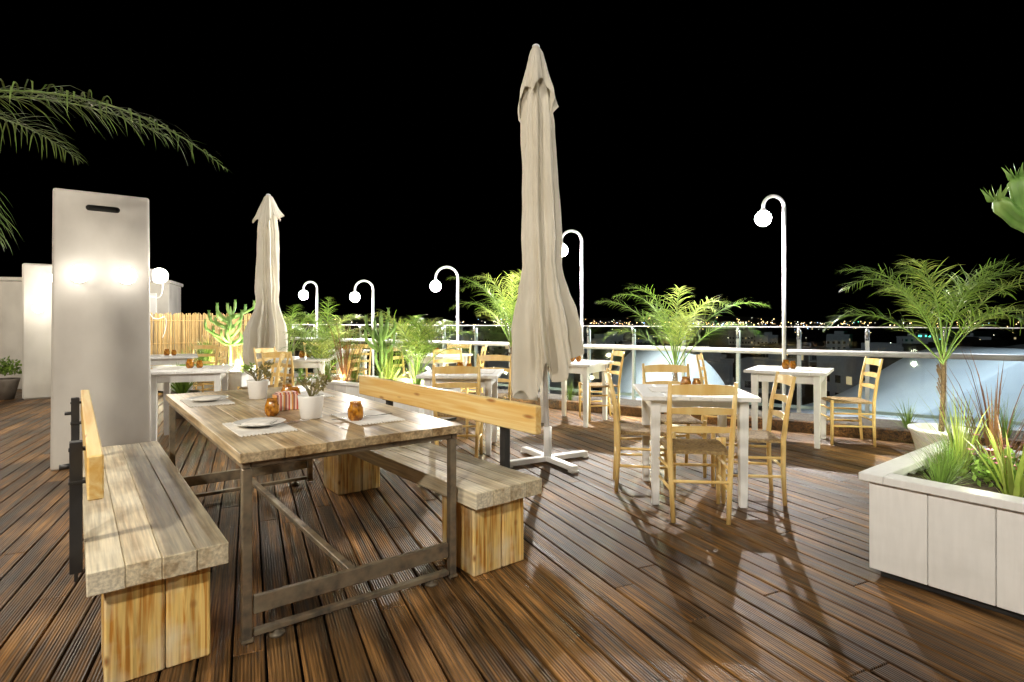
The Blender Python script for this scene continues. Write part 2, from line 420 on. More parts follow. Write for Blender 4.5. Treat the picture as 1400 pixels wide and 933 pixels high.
bench((-1.935,2.918,0),TR,-1,"thick weathered plank bench with pine backrest and block legs")
bench((-.70,3.73,0),rad(39),1,"plank bench with long pale pine backrest on black posts",L=2.2)

def bar(mb,p0,p1,r0,r1=None,n=8): mb.tube([p0,p1],[r0,r1 or r0],n)
mb=MB(); mb.tube([(-.17,-.215,0),(-.182,-.2,.25),(-.19,-.2,.46),(-.198,-.225,.68),(-.2,-.27,.90)],[.014,.017,.018,.017,.012],8); rl=mb.mesh("leg",M_chair)
mb=MB(); mb.tube([(.17,-.215,0),(.182,-.2,.25),(.19,-.2,.46),(.198,-.225,.68),(.2,-.27,.90)],[.014,.017,.018,.017,.012],8); rr=mb.mesh("leg",M_chair)
mb=MB(); mb.tube([(0,0,0),(0,0,.3),(0,0,.465)],[.014,.018,.017],8); fl=mb.mesh("leg",M_chair)
mb=MB()
for (z,h,yy) in ((.85,.058,-.258),(.715,.036,-.234),(.595,.032,-.214)):
    vs=[];fs=[]; n=10
    for i in range(n+1):
        t=i/n; x=-.193+.386*t; c=-.028*math.sin(math.pi*t); up=.012*math.sin(math.pi*t)
        tl=-.17*h
        vs+=[(x,yy+c-.007,z-h/2),(x,yy+c-.007+tl,z+h/2+up),(x,yy+c+.007+tl,z+h/2+up),(x,yy+c+.007,z-h/2)]
    for i in range(n):
        for j in range(4): a=i*4+j; a2=i*4+(j+1)%4; fs.append((a,a2,a2+4,a+4))
    mb.add(vs,fs)
bkr=mb.mesh("backrest",M_chair)
mb=MB(); n=16; vs=[];fs=[]
for side in (0,1):
    for i in range(n+1):
        for j in range(n+1):
            u=i/n*2-1; v=j/n*2-1; wd=.188+.022*(v+1)/2
            rr_=max(abs(u),abs(v)); z=.462-.018*(1-rr_**2)-(.012 if rr_>.95 else 0)+.003*math.sin(rr_*50)
            if side: z=.435
            vs.append((u*wd,v*.2,z))
S=(n+1)**2
for i in range(n):
    for j in range(n):
        a=i*(n+1)+j; fs.append((a,a+n+1,a+n+2,a+1)); fs.append((S+a,S+a+1,S+a+n+2,S+a+n+1))
for k in range(n):
    for (a,b_) in ((k,k+1),((n)*(n+1)+k+1,n*(n+1)+k),((k+1)*(n+1),k*(n+1)),(k*(n+1)+n,(k+1)*(n+1)+n)):
        fs.append((a,b_,S+b_,S+a))
mb.add(vs,fs,0,False); seat=mb.mesh("seat",M_rush)
def stm(p0,p1,r=.0105):
    m_=MB(); bar(m_,p0,p1,r); return m_.mesh("stretcher",M_chair)
sts=[stm((-.18,-.205,.2),(-.21,.2,.2)),stm((.18,-.205,.2),(.21,.2,.2)),stm((-.185,-.2,.33),(-.21,.2,.33)),stm((.185,-.2,.33),(.21,.2,.33)),
     stm((-.21,.2,.27),(.21,.2,.27)),stm((-.21,.2,.37),(.21,.2,.37)),stm((-.18,-.204,.26),(.18,-.204,.26))]
CH=[("leg",rl),("leg",rr),("leg",fl,(-.21,.2,0)),("leg",fl,(.21,.2,0)),("backrest",bkr),("seat",seat)]+[("stretcher",s_) for s_ in sts]
def chair(x,y,face,label="pine ladder-back taverna chair with woven rush seat"):
    thing("chair",CH,(x,y,0),rad(face-90),label,"chair","pine taverna chairs")
mb=MB()
for i in range(5): mb.box((-.39+.156*(i+.5),0,.752),(.1545,.78,.03),.003)
wt=mb.mesh("tabletop",M_white)
mb=MB()
for s in (-1,1):
    mb.box((s*.30,0,.69),(.022,.53,.09),.003); mb.box((0,s*.30,.69),(.53,.022,.09),.003)
wa=mb.mesh("apron",M_white)
mb=MB(); mb.box((0,0,.368),(.065,.065,.736),.004,taper=.75); wl=mb.mesh("leg",M_white)
WT=[("tabletop",wt),("apron",wa)]+[("leg",wl,(a*.295,b_*.295,0)) for a in (-1,1) for b_ in (-1,1)]
mb=MB()
mb.lathe([(.001,0),(.026,0),(.036,.014),(.039,.035),(.037,.06),(.029,.08),(.027,.088),(.030,.097),(.027,.097),(.024,.088),(.032,.055),(.033,.02),(.001,.012)],36,mod=lambda a,z:1+.05*math.cos(9*a+z*40))
can=mb.mesh("amber_candle_holder",M_amber)
def candle(x,y,z,s=1): solo("candle_holder",can,(x,y,z),0,"ribbed amber glass candle holder on a table","candle holder","amber candle holders",scale=s)
mb=MB(); mb.box((0,0,.002),(.30,.2,.004),.001); 
for k in range(16):
    mb.box((-.15-.006,-.1+.0125*(k+.5),.0015),(.014,.006,.003),.0005); mb.box((.15+.006,-.1+.0125*(k+.5),.0015),(.014,.006,.003),.0005)
pm=mb.mesh("placemat",M_cloth)
mb=MB(); mb.box((0,0,.004),(.12,.12,.008),.002,Matrix.Rotation(.6,3,'Z')); nap=mb.mesh("napkin",M_cloth)
mb=MB(); mb.lathe([(.001,.004),(.06,.004),(.07,.008),(.115,.02),(.118,.022),(.113,.023),(.07,.013),(.001,.01)],40); pl=mb.mesh("plate",M_ceram)
mb=MB(); mb.box((0,-.03,.0035),(.012,.10,.002),.0008); mb.box((0,.05,.0035),(.02,.06,.002),.0008); cut=mb.mesh("knife",M_chrome)

def wtable(x,y,rz,label="white painted square wooden table with straight legs",dress=True):
    thing("dining_table",WT,(x,y,0),rad(rz),label,"table","white square tables")
    if dress:
        c,s=math.cos(rad(rz)),math.sin(rad(rz))
        candle(x-.03,y+.02,.768); candle(x+.06,y+.05,.768,.85)
        for a in (-.2,.22):
            solo("placemat",pm,(x+c*a,y+s*a,.7675),rad(rz+90),"white woven placemat with fringed edge on white table","placemat","white placemats")
wtable(1.335,4.25,-7)
chair(1.22,3.82,84); chair(1.02,4.42,-8); chair(1.72,4.17,170); chair(1.38,4.88,-92)
wtable(3.0,6.15,-34)
chair(3.55,6.05,168); chair(2.45,6.6,-25); 
wtable(.80,7.3,-32)
chair(1.15,7.5,190)
wtable(-.50,5.78,-4)
chair(-.50,5.28,92); chair(-.25,6.38,-100)
wtable(-1.15,8.9,-30)
chair(-.70,9.0,175); chair(-1.55,8.7,-15); chair(-.95,9.45,-100); chair(-.9,8.35,85)
wtable(-3.1,10.3,-33)
chair(-2.75,10.0,120); chair(-3.5,10.5,-30)
wtable(-2.95,8.05,10)
chair(-2.95,7.5,80); chair(-3.4,8.3,-20); chair(-2.5,8.2,175)
wtable(-3.52,6.25,20)
chair(-3.02,6.75,200); chair(-3.15,7.15,225)
wtable(-5.2,8.6,30)
chair(-4.75,8.8,190); chair(-5.1,9.2,-90)

Z=.771
for (x,y,rz) in ((-1.22,2.74,TR+1.57),(-1.93,3.6,TR+1.57),(-.77,3.02,TR+1.57),(-1.42,3.95,TR+1.57)):
    solo("placemat",pm,(x,y,Z),rz,"white lace-edged placemat on the weathered table","placemat","white placemats",scale=1.25)
for (x,y) in ((-1.22,2.75),(-1.93,3.61)):
    solo("plate",pl,(x,y,Z+.005),0,"round white ceramic plate on a placemat","plate","white plates")
    solo("napkin",nap,(x,y,Z+.019),TR+.3,"folded white napkin on a plate","napkin","folded napkins")
for (x,y) in ((-1.10,2.86),(-.72,3.06),(-.86,2.96)):
    solo("knife",cut,(x,y,Z+.003),TR-1.57,"polished steel table knife on a placemat","knife","steel cutlery")
candle(-.80,2.91,Z+.003,1.0); candle(-1.30,3.08,Z,.95) ; candle(-1.47,3.72,Z)
candle(-1.36,3.55,Z)
def blades(mb,c,n,L,w,spread,mat=0,curl=1.0,seg=4):
    c=Vector(c)
    for i in range(n):
        az=U(0,6.283); tilt=abs(random.gauss(0,spread)); l=L*U(.55,1.1)
        d=Vector((math.cos(az)*math.sin(tilt),math.sin(az)*math.sin(tilt),math.cos(tilt)))
        p=c+Vector((math.cos(az),math.sin(az),0))*U(0,.03)
        side=Vector((-math.sin(az),math.cos(az),0))
        vs=[];ww=w*U(.7,1.2)
        for k in range(seg+1):
            t=k/seg; wd=ww*(1-t)**.6*(.6+.4*min(1,t*4))
            vs+= [p-side*wd/2,p+side*wd/2]
            p=p+d*l/seg; d=(d+Vector((math.cos(az)*.12,math.sin(az)*.12,-.28))*curl*(t+.2)).normalized()
        mb.add(vs,[(2*k,2*k+1,2*k+3,2*k+2) for k in range(seg)],mat)
def bushy(mb,c,n,r,ls,mat=0):
    c=Vector(c)
    for i in range(n):
        d=Vector((random.gauss(0,1),random.gauss(0,1),abs(random.gauss(0,1)))).normalized()*r*U(.3,1)
        p=c+d; a=Vector((random.gauss(0,1),random.gauss(0,1),random.gauss(.3,1))).normalized(); b_=a.cross(Vector((R(),R(),R()))).normalized()
        l=ls*U(.6,1.2)
        mb.add([p,p+a*l*.5+b_*l*.28,p+a*l,p+a*l*.5-b_*l*.28],[(0,1,2,3)],mat)
M_olive=leafmat("brown_green_leaf",(.16,.13,.045),(.30,.27,.10))
mb=MB(); mb.lathe([(.001,0),(.048,0),(.052,.005),(.067,.115),(.067,.122),(.062,.122),(.06,.105),(.001,.103)],32); pot=mb.mesh("pot",M_ceram)
mb=MB()
for k in range(10):
    az=U(0,6.28); l=U(.05,.14); mb.tube([(0,0,.10),(math.cos(az)*.03,math.sin(az)*.03,.10+l*.6),(math.cos(az)*.08,math.sin(az)*.08,.10+l)],.003,5,mat=0)
    bushy(mb,(math.cos(az)*.07,math.sin(az)*.07,.10+l),13,.03,.030,0 if R()<.6 else 1)
jade=mb.mesh("succulent",[M_olive,M_leaf2])
for (x,y) in ((-1.06,3.0),(-1.68,3.76)):
    thing("potted_plant",[("pot",pot),("succulent",jade)],(x,y,Z),U(0,3),"small jade succulent in a white ceramic pot","potted plant","small potted succulents")
M_str,nt,b=newmat("striped_paper")
tc=N(nt,"ShaderNodeTexCoord"); sxn=N(nt,"ShaderNodeSeparateXYZ"); nt.links.new(tc.outputs["Object"],sxn.inputs[0])
m1=N(nt,"ShaderNodeMath",operation='MULTIPLY'); m1.inputs[1].default_value=22; nt.links.new(sxn.outputs[0],m1.inputs[0])
m2=N(nt,"ShaderNodeMath",operation='FRACT'); nt.links.new(m1.outputs[0],m2.inputs[0])
rp=ramp(nt,[(0,(.6,.12,.08)),(.2,(.85,.75,.6)),(.4,(.7,.32,.08)),(.6,(.3,.12,.1)),(.8,(.85,.6,.5))]); rp.color_ramp.interpolation='CONSTANT'
nt.links.new(m2.outputs[0],rp.inputs[0]); nt.links.new(rp.outputs[0],b.inputs["Base Color"])
mb=MB(); mb.box((0,0,.045),(.13,.09,.09),.003); mb.box((0,0,.096),(.11,.07,.012),.003)
solo("napkin_box",mb.mesh("napkin_box",M_str),(-1.31,3.3,Z),TR,"small striped red and orange box of napkins","box")

# ------------------------------------------------------------------ umbrellas
def umbrella(loc,s,lean,label,seed,rz=0):
    random.seed(seed)
    mb=MB(); nT=264; rows=100; vs=[];fs=[]
    prof=[(3.64,.05),(3.45,.09),(3.3,.115),(3.08,.135),(2.6,.148),(2.2,.156),(2.0,.158),(1.87,.152),(1.80,.150),(1.70,.165),(1.55,.195),(1.38,.238),(1.2,.252),(1.0,.256),(.8,.258),(.55,.262)]
    def pr(z):
        for (a,b_) in zip(prof,prof[1:]):
            if z<=a[0] and z>=b_[0]:
                t=(a[0]-z)/(a[0]-b_[0]); t=t*t*(3-2*t)*.4+t*.6; return a[1]+(b_[1]-a[1])*t
        return prof[0][1] if z>3.6 else prof[-1][1]
    ph=[U(0,6.28) for _ in range(12)]
    tri=lambda x:1-2*abs(math.sin(x/2))
    def zb(a):
        return .80+.15*math.cos(a-.3)+.05*math.cos(a*3+ph[1])+.085*tri(8*a+ph[3]+.5)-.05*tri(5*a+ph[2])
    for i in range(rows+1):
        t=i/rows
        for k in range(nT):
            a=2*math.pi*k/nT
            zl=max(.55,zb(a)); z=3.64-(3.64-zl)*t
            r=pr(z)
            tw=a+.22*math.sin(z*.9+ph[8])+.12*noise.noise(Vector((math.cos(a),math.sin(a),z)))
            fl_=max(0,min(1,(1.72-z)/.5))
            amp=.20+.04*min(1,(3.6-z))+.20*fl_
            f=1+amp*(.85*tri(8*tw+ph[3])+.30*math.cos(5*tw+ph[4]-z*.5)+.42*tri(13*tw+ph[5]+z*.4)+.2*math.cos(21*tw+ph[6]))
            f+=.14*noise.noise(Vector((math.cos(a)*2.2,math.sin(a)*2.2,z*1.3)))
            f+=.05*noise.noise(Vector((math.cos(a)*6,math.sin(a)*6,z*5)))
            vs.append((r*f*math.cos(a),r*f*math.sin(a)*.92,z))
    for i in range(rows):
        for k in range(nT):
            k2=(k+1)%nT; fs.append((i*nT+k,(i+1)*nT+k,(i+1)*nT+k2,i*nT+k2))
    mb.add(vs,fs,0,True)
    can_=mb.mesh("canopy",M_canvas)
    mb=MB(); vs=[];fs=[]; rows=26
    for i in range(rows+1):
        t=i/rows
        for k in range(nT):
            a=2*math.pi*k/nT; zl=3.28-.10*math.cos(2*a+ph[6])-.09*tri(5*a+ph[7]); z=3.80-(3.80-zl)*t
            r=.018+.030*min(1,t*8)+.130*t**1.05
            f=1+(.05+.24*t)*(.5*tri(8*a+ph[6])+.45*math.cos(5*a+ph[1]+z)+.3*tri(13*a+ph[9]))
            f+=.25*t*noise.noise(Vector((math.cos(a)*2,math.sin(a)*2,z*5)))
            vs.append((r*f*math.cos(a),r*f*math.sin(a),z))
    for i in range(rows):
        for k in range(nT):
            k2=(k+1)%nT; fs.append((i*nT+k,(i+1)*nT+k,(i+1)*nT+k2,i*nT+k2))
    mb.add(vs,fs,0,True); cap_=mb.mesh("vent_flap",M_canvas)
    mb=MB(); mb.tube([(0,0,.02),(0,0,3.79)],.024,14); mb.tube([(0,0,3.785),(0,0,3.80),(0,0,3.812)],[.035,.032,.012],14); pole=mb.mesh("pole",M_steelwhite)
    mb=MB()
    for a in (0,math.pi/2):
        Mr=Matrix.Rotation(a,3,'Z'); mb.box((0,0,.035 if a==0 else .036),(.86,.07,.045),.006,Mr)
        for s_ in (-1,1):
            mb.box(Mr@Vector((s_*.41,0,.008)),(.06,.08,.016),.003,Mr)
    mb.tube([(0,0,.05),(0,0,.32)],.036,14); bs=mb.mesh("base",M_steelwhite)
    parts=[("canopy",can_),("vent_flap",cap_),("pole",pole)]
    e=thing("folded_umbrella",parts,loc,rz,label,"umbrella","folded beige parasols",scale=s)
    for c_ in list(e.children): c_.rotation_euler=(0,lean,0)
    o_=solo("base",bs,parent=e); o_.rotation_euler=(0,0,.5)
umbrella((.325,5.19,0),1.0,rad(-1.6),"tall folded beige canvas parasol on a white cross base",5)
umbrella((-4.0,9.3,0),(1.08,1.08,.885),rad(.3),"folded beige canvas parasol standing near the planters",9,rz=1.2)
random.seed(21)

# ------------------------------------------------------------------ street lamps
def glamp(x,top,D,energy):
    p=rail(x,.12); r=D/2
    mb=MB(); mb.tube([(0,0,0),(0,0,top-r)],.024,12); mb.box((0,0,.01),(.16,.16,.02),.003)
    pts=[(0,0,top-r-.01)]+[(-r+r*math.cos(a),0,top-r+r*math.sin(a)) for a in [math.pi*k/16 for k in range(17)]]+[(-2*r,0,top-r-.05)]
    post=mb.mesh("post",M_steelwhite)
    mb=MB(); mb.tube(pts,.022,12,caps=True); arm=mb.mesh("arm",M_steelwhite)
    zl=top-r-.07
    mb=MB(); mb.lathe([(.028,.05),(.04,.03),(.06,.0),(.058,.0),(.036,.025),(.001,.03)],24,(-2*r,0,zl)); sh=mb.mesh("lamp_shade",M_steelwhite)
    mb=MB(); mb.sphere((-2*r,0,zl-.085),.105,12); bu=mb.mesh("glare_bulb",M_bulb)  # sphere oversized so that it also stands in for the lamp's glare
    e=thing("street_lamp",[("post",post),("arm",arm),("lamp_shade",sh),("glare_bulb",bu)],p,rad(6),"white gooseneck lamp post with lit lamp by the railing","lamp","white gooseneck lamps")
    l=bpy.data.lights.new("lamp_light","POINT"); l.energy=energy; l.color=(1,.95,.88); l.shadow_soft_size=.03
    lo=bpy.data.objects.new("lamp_light",l); COL.objects.link(lo); lo.location=(p.x-2*r*math.cos(rad(6)),p.y-2*r*math.sin(rad(6)),zl-.26)
glamp(3.76,2.98,.30,520); glamp(1.22,2.78,.34,620); glamp(-.97,2.32,.42,300); glamp(-2.9,2.15,.38,170); glamp(-4.45,2.2,.30,170)
def point(loc,e,c=(1,.95,.88),r=.05):
    l=bpy.data.lights.new("light","POINT"); l.energy=e; l.color=c; l.shadow_soft_size=r
    o_=bpy.data.objects.new("light",l); COL.objects.link(o_); o_.location=loc

# ------------------------------------------------------------------ white pillars
def lampset(e,loc,rz,w,d,lamps):
    mb=MB(); mb.box((0,0,0),(.09,.04,.12),.01); mb.sphere((0,-.07,0),.075,10,mat=1)
    lm=mb.mesh("wall_lamp",[M_steelwhite,M_bulbw])
    Mx=Matrix.Translation(loc)@Matrix.Rotation(rz,4,'Z')
    for (x,z,ang,en) in lamps:
        o_=solo("wall_lamp",lm,parent=e)
        if ang==0: o_.location=(x,-d/2-.018,z); lp=Vector((x,-d/2-.18,z))
        else: o_.location=(math.copysign(w/2*1.02+.018,x),0,z); o_.rotation_euler=(0,0,math.copysign(math.pi/2,x)); lp=Vector((math.copysign(w/2+.25,x),0,z))
        point(Mx@lp,en,(1,.92,.80),.04)
def pillar(loc,rz,w,d,H,label,lamps):
    hw=w/2; rs=.026; cx=.125-rs; zc=H-.145; mb=MB()
    vs=[];fs=[]
    xs=[-hw,-.125,.125,hw]; zs=[0,zc-.05,zc+.05,H]
    def kx(x,z): return x*(1.05-.05*z/H)
    def vid(i,j,b_): return b_*16+i*4+j
    for b_ in (0,1):
        for i in range(4):
            for j in range(4): vs.append((kx(xs[i],zs[j]),-d/2+b_*d,zs[j]))
    for i in range(3):
        for j in range(3):
            if i==1 and j==1: continue
            fs.append((vid(i,j,0),vid(i+1,j,0),vid(i+1,j+1,0),vid(i,j+1,0)))
            fs.append((vid(i,j,1),vid(i,j+1,1),vid(i+1,j+1,1),vid(i+1,j,1)))
    for i in range(3):
        fs.append((vid(i,0,0),vid(i,0,1),vid(i+1,0,1),vid(i+1,0,0))); fs.append((vid(i,3,0),vid(i+1,3,0),vid(i+1,3,1),vid(i,3,1)))
        fs.append((vid(0,i,0),vid(0,i+1,0),vid(0,i+1,1),vid(0,i,1))); fs.append((vid(3,i,0),vid(3,i,1),vid(3,i+1,1),vid(3,i+1,0)))
    cap=[]
    for k in range(9): a=math.pi-math.pi*.5*k/8; cap.append((-cx+rs*math.cos(a),zc+rs*math.sin(a)))
    for k in range(9): a=math.pi*.5-math.pi*.5*k/8; cap.append((cx+rs*math.cos(a),zc+rs*math.sin(a)))
    low=[(x,2*zc-z) for x,z in cap[::-1]][1:-1]
    loop=cap+low; n=len(loop); nu=len(cap)
    o0=len(vs)
    for b_ in (0,1):
        for (x,z) in loop: vs.append((x,-d/2+b_*d,z))
    mi=[0]*len(fs)
    for b_ in (0,1):
        up=[o0+b_*n+k for k in range(nu)]; lo_=[o0+b_*n+k for k in list(range(nu-1,n))+[0]]
        fs.append(tuple(up+[vid(2,2,b_),vid(1,2,b_)])); fs.append(tuple(lo_+[vid(1,1,b_),vid(2,1,b_)])); mi+=[0,0]
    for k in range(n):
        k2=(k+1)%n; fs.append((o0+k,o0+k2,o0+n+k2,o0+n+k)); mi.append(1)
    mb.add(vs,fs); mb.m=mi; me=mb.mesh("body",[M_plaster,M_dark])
    at=me.attributes.new("bevel_weight_edge",'FLOAT','EDGE')
    for e_ in me.edges:
        a,b2=[me.vertices[q].co for q in e_.vertices]
        def tags(v):
            t=set()
            if abs(abs(v.x)-hw*(1.05-.05*v.z/H))<1e-4: t.add('x+' if v.x>0 else 'x-')
            if abs(abs(v.y)-d/2)<1e-4: t.add('y+' if v.y>0 else 'y-')
            if v.z<1e-4: t.add('z-')
            if abs(v.z-H)<1e-4: t.add('z+')
            return t
        if max(e_.vertices)<32 and len(tags(a)&tags(b2))>=2: at.data[e_.index].value=1.0
    e=thing("slotted_pillar",[("body",me)],loc,rz,label,"pillar","white pillars with wall lamps")
    body=e.children[0]; bv=body.modifiers.new("bevel","BEVEL"); bv.width=.022; bv.segments=4; bv.limit_method='WEIGHT'
    lampset(e,loc,rz,w,d,lamps)
PC=Vector((-3.93,4.86,0))+Vector((.792,.61,0))*.355+Vector((-.61,.792,0))*.15
pillar(PC,TR,.70,.30,2.43,"white plastered pillar with slot hole and lit wall lamps",[(-.17,1.69,0,.9),(.17,1.69,0,.9),(.3,1.72,1,25)])
mb=MB(); mb.box((0,0,1.12),(.62,.3,2.24),.025); 
pl2=Vector((-7.85,9.6,0))
e=thing("pillar",[("body",mb.mesh("body",M_plaster))],pl2,TR,"plain white plastered pillar with lit lamps by the far wall","pillar","white pillars with wall lamps")
lampset(e,pl2,TR,.62,.3,[(.1,2.0,0,9),(-.1,1.5,0,8)])
mb=MB(); pts=[]
for k in range(60):
    t=k/59; pts.append((.40+.07*math.sin(t*9)+.05*t,.1+.03*math.cos(t*14),1.72-.55*t+.05*math.sin(t*17)))
mb.tube(pts,.004,5); cab=solo("cable",mb.mesh("cable",M_steelwhite),PC,TR,"loose thin white cable hanging beside the pillar","cable")

mb=MB(); mb.box((0,0,1.02),(4.2,.3,2.04),.01); mb.box((0,0,2.08),(4.3,.4,.07),.01)
solo("boundary_wall",mb.mesh("boundary_wall",M_plaster),(-10.4,10.6,0),rad(14),"white plastered boundary wall with coping","wall")
mb=MB(); mb.box((0,0,1.1),(1.6,1.4,2.2),.01); mb.box((0,0,2.23),(1.7,1.5,.08),.01); mb.box((.2,-.72,1.0),(.7,.04,1.9),.01,mat=1); mb.box((-.2,0,2.5),(.5,.5,.5),.01)
solo("rooftop_shed",mb.mesh("rooftop_shed",[M_plaster,M_white]),(-9.2,14.0,0),rad(20),"small white plastered rooftop block behind the reed fence","shed")
point((-8.9,8.4,2.6),90,(1,.86,.66),.1)

mb=MB(); a=Vector((-6.35,14.3,0)); b_=Vector((-8.25,11.55,0)); L_=(b_-a).length; n=int(L_/.011)
for i in range(n):
    t=i/n; p=a+(b_-a)*t+Vector((U(-.014,.014),U(-.014,.014),0))
    h=1.46+U(-.05,.03); mb.tube([p,p+Vector((U(-.01,.01),U(-.01,.01),h))],.0085,5,caps=False)
for z in (.3,.8,1.3):
    mb.tube([a+Vector((.03,-.0,z)),b_+Vector((.03,0,z))],.008,5)
solo("reed_fence",mb.mesh("reed_fence",M_reed),(0,0,0),0,"golden dry reed screen fence","fence")

# ------------------------------------------------------------------ plants
def frond(mb,base,az,L,elev,droop,ll,n,mat=0,w=.016,grav=.5,matr=1,t0=.16,ex=1.25):
    p=Vector(base); K=16; pts=[p.copy()]; dirs=[]
    for k in range(K):
        t=k/(K-1); e=elev-droop*t**ex
        d=Vector((math.cos(az)*math.cos(e),math.sin(az)*math.cos(e),math.sin(e))); dirs.append(d)
        p=p+d*L/K; pts.append(p.copy())
    mb.tube(pts,[.008*(1-.85*i/K)*(.6+L*.4) for i in range(K+1)],5,mat=matr,caps=False)
    side0=Vector((-math.sin(az),math.cos(az),0))
    for i in range(n):
        t=t0+(1-t0)*i/(n-1); f=t*K; k=min(K-1,int(f)); p0=pts[k].lerp(pts[k+1],f-k); d=dirs[k]
        up=side0.cross(d)
        if up.z<0: up=-up
        l=ll*(math.sin(math.pi*min(1,(t*.86+.12)))**.55)*U(.7,1.15)
        for s_ in (-1,1):
            if R()<.06: continue
            dd=(side0*s_*U(.45,.95)+d*U(.5,1.05)+up*U(-.15,.6)).normalized()
            q=p0.copy(); wd=dd.cross(up).normalized(); ww=w*U(.8,1.2)
            vs=[]
            for kk in range(5):
                wv=ww*(.6,1,.85,.55,.05)[kk]
                vs+=[q-wd*wv/2,q+wd*wv/2]
                q=q+dd*l/4; dd=(dd+Vector((0,0,-grav*U(.3,1.2)*.8))).normalized()
            mb.add(vs,[(0,1,3,2),(2,3,5,4),(4,5,7,6),(6,7,9,8)],mat)
def palm(loc,trunk,L,nf,ll,label,seed,elev=(1.0,1.5),droop=(1.2,2.0),dens=44,azs=None,w=.0085,grav=.42,base_z=0,tr=.022,mats=None,Ls=None,ex=1.9,els=None):
    random.seed(seed)
    mb=MB(); pts=[];rs=[]
    K=16
    for k in range(K+1):
        t=k/K; pts.append((.03*math.sin(t*3),.02*math.sin(t*4),trunk*t)); rs.append(tr*(1-.25*t)*(1+.12*(k%2)))
    mb.tube(pts,rs,12)
    for k in range(30):
        z=trunk*U(.5,1.0); a=U(0,6.28); mb.box((math.cos(a)*tr*.9,math.sin(a)*tr*.9,z),(.012,.007,.09),.002,Matrix.Rotation(a,3,'Z')@Matrix.Rotation(.35,3,'Y'))
    tr_=mb.mesh("trunk",M_bark)
    mb=MB()
    for i in range(nf):
        az=azs[i%len(azs)]+U(-.06,.06) if azs else 2*math.pi*(i*.382)+U(-.3,.3)
        q=i/nf; e=(elev[0]+(elev[1]-elev[0])*q+U(-.08,.08)) if not els else els[i]
        top=(pts[-1][0],pts[-1][1],trunk-.10*(1-q)*(0 if els else 1))
        l_=L*U(.75,1.1) if not Ls else Ls[i]
        frond(mb,top,az,l_,e,U(*droop),ll,dens,0 if R()<.65 else 2,w,grav,1,.28,ex)
    cr=mb.mesh("crown",mats or [M_leaf,M_leaf2,M_leafy])
    return thing("palm_tree",[("trunk",tr_),("crown",cr)],(loc[0],loc[1],base_z),0,label,"palm tree","pygmy date palms")
LBL="young date palm with feathery green fronds "
palm((2.26,7.9),.62,1.5,13,.34,LBL+"by the glass railing",3,base_z=.06)
palm((4.0,5.3),.74,1.32,14,.32,LBL+"in a round planter",4,base_z=.24,elev=(.95,1.5))
palm((-.02,9.0),.9,1.55,13,.33,LBL+"behind the parasol",5,base_z=.06)
palm((-1.75,9.9),.45,1.4,12,.32,LBL+"in the planted strip",6,base_z=.06)
palm((-3.7,11.4),.45,1.4,11,.3,LBL+"in the planted strip",7,base_z=.06)
palm((-4.7,12.0),.55,1.5,11,.3,LBL+"in the planted strip",8,base_z=.06)
palm((-1.30,7.75),.2,1.1,12,.28,LBL+"in the white planter",9,base_z=.42)
palm((-2.65,7.9),.15,.95,11,.26,LBL+"in the white planter",10,base_z=.42)
palm((-3.55,3.15),2.42,1.6,7,.33,"tall date palm with long drooping fronds",12,azs=[.02,.34,2.6,3.8,-1.3,1.5,.08],droop=(.85,.95),dens=40,w=.010,grav=.75,tr=.09,mats=[M_leafd,M_leafd,M_leafd],Ls=[2.12,1.5,1.5,1.5,.9,1.4,1.0],els=[.26,.40,.5,.5,.6,.5,-.38],ex=1.25)
mb=MB(); mb.lathe([(.001,0),(.16,0),(.18,.02),(.24,.24),(.26,.26),(.26,.29),(.235,.29),(.22,.25),(.001,.24)],32)
solo("round_planter",mb.mesh("round_planter",M_white),(4.0,5.3,0),0,"white round planter pot holding a palm","planter")

def planter(loc,rz,lx,ly,h,label,rim=.11):
    mb=MB(); 
    def side(cx,cy,ln,ang):
        n=max(1,round(ln/.24)); pw=ln/n; Mr=Matrix.Rotation(ang,3,'Z')
        for i in range(n):
            mb.box(Vector((cx,cy,.04+(h-.08)/2))+Mr@Vector((-ln/2+pw*(i+.5),U(-.001,.001),0)),(pw-.0035,.025,h-.08),.0025,Mr)
    side(0,-ly/2+.0125,lx-.052,0); side(0,ly/2-.0125,lx-.052,0); side(-lx/2+.0125,0,ly,math.pi/2); side(lx/2-.0125,0,ly,math.pi/2)
    wall=mb.mesh("side_panel",M_white)
    mb=MB(); ov=.035; 
    mb.box((0,-ly/2-ov+rim/2,h-.02),(lx+2*ov,rim,.04),.004); mb.box((0,ly/2+ov-rim/2,h-.02),(lx+2*ov,rim,.04),.004)
    for s_ in (-1,1): mb.box((s_*(lx/2+ov-rim/2),0,h-.0205),(rim,ly+2*ov-2*rim-.003,.04),.004)
    rimm=mb.mesh("rim",M_white)
    mb=MB(); vs=[];fs=[]; n1,n2=30,16
    for i in range(n1+1):
        for j in range(n2+1):
            vs.append((-lx/2+.03+(lx-.06)*i/n1,-ly/2+.03+(ly-.06)*j/n2,h-.09+.03*noise.noise(Vector((i*.5,j*.5,2)))))
    for i in range(n1):
        for j in range(n2): a_=i*(n2+1)+j; fs.append((a_,a_+n2+1,a_+n2+2,a_+1))
    mb.add(vs,fs,0,True); so=mb.mesh("soil",M_soil)
    mb=MB(); mb.box((0,0,.02),(lx-.08,ly-.08,.04),.002); pb=mb.mesh("plinth",M_black)
    thing("planter_box",[("side_panel",wall),("rim",rimm),("soil",so),("plinth",pb)],loc,rz,label,"planter","white planter boxes")
u=Vector((-.61,.792,0)); v=Vector((.792,.61,0))
PCn=Vector((1.80,2.87,0))+v*.6-u*1.5
planter(PCn,TR,1.2,3.0,.52,"large white plank planter box full of grasses")
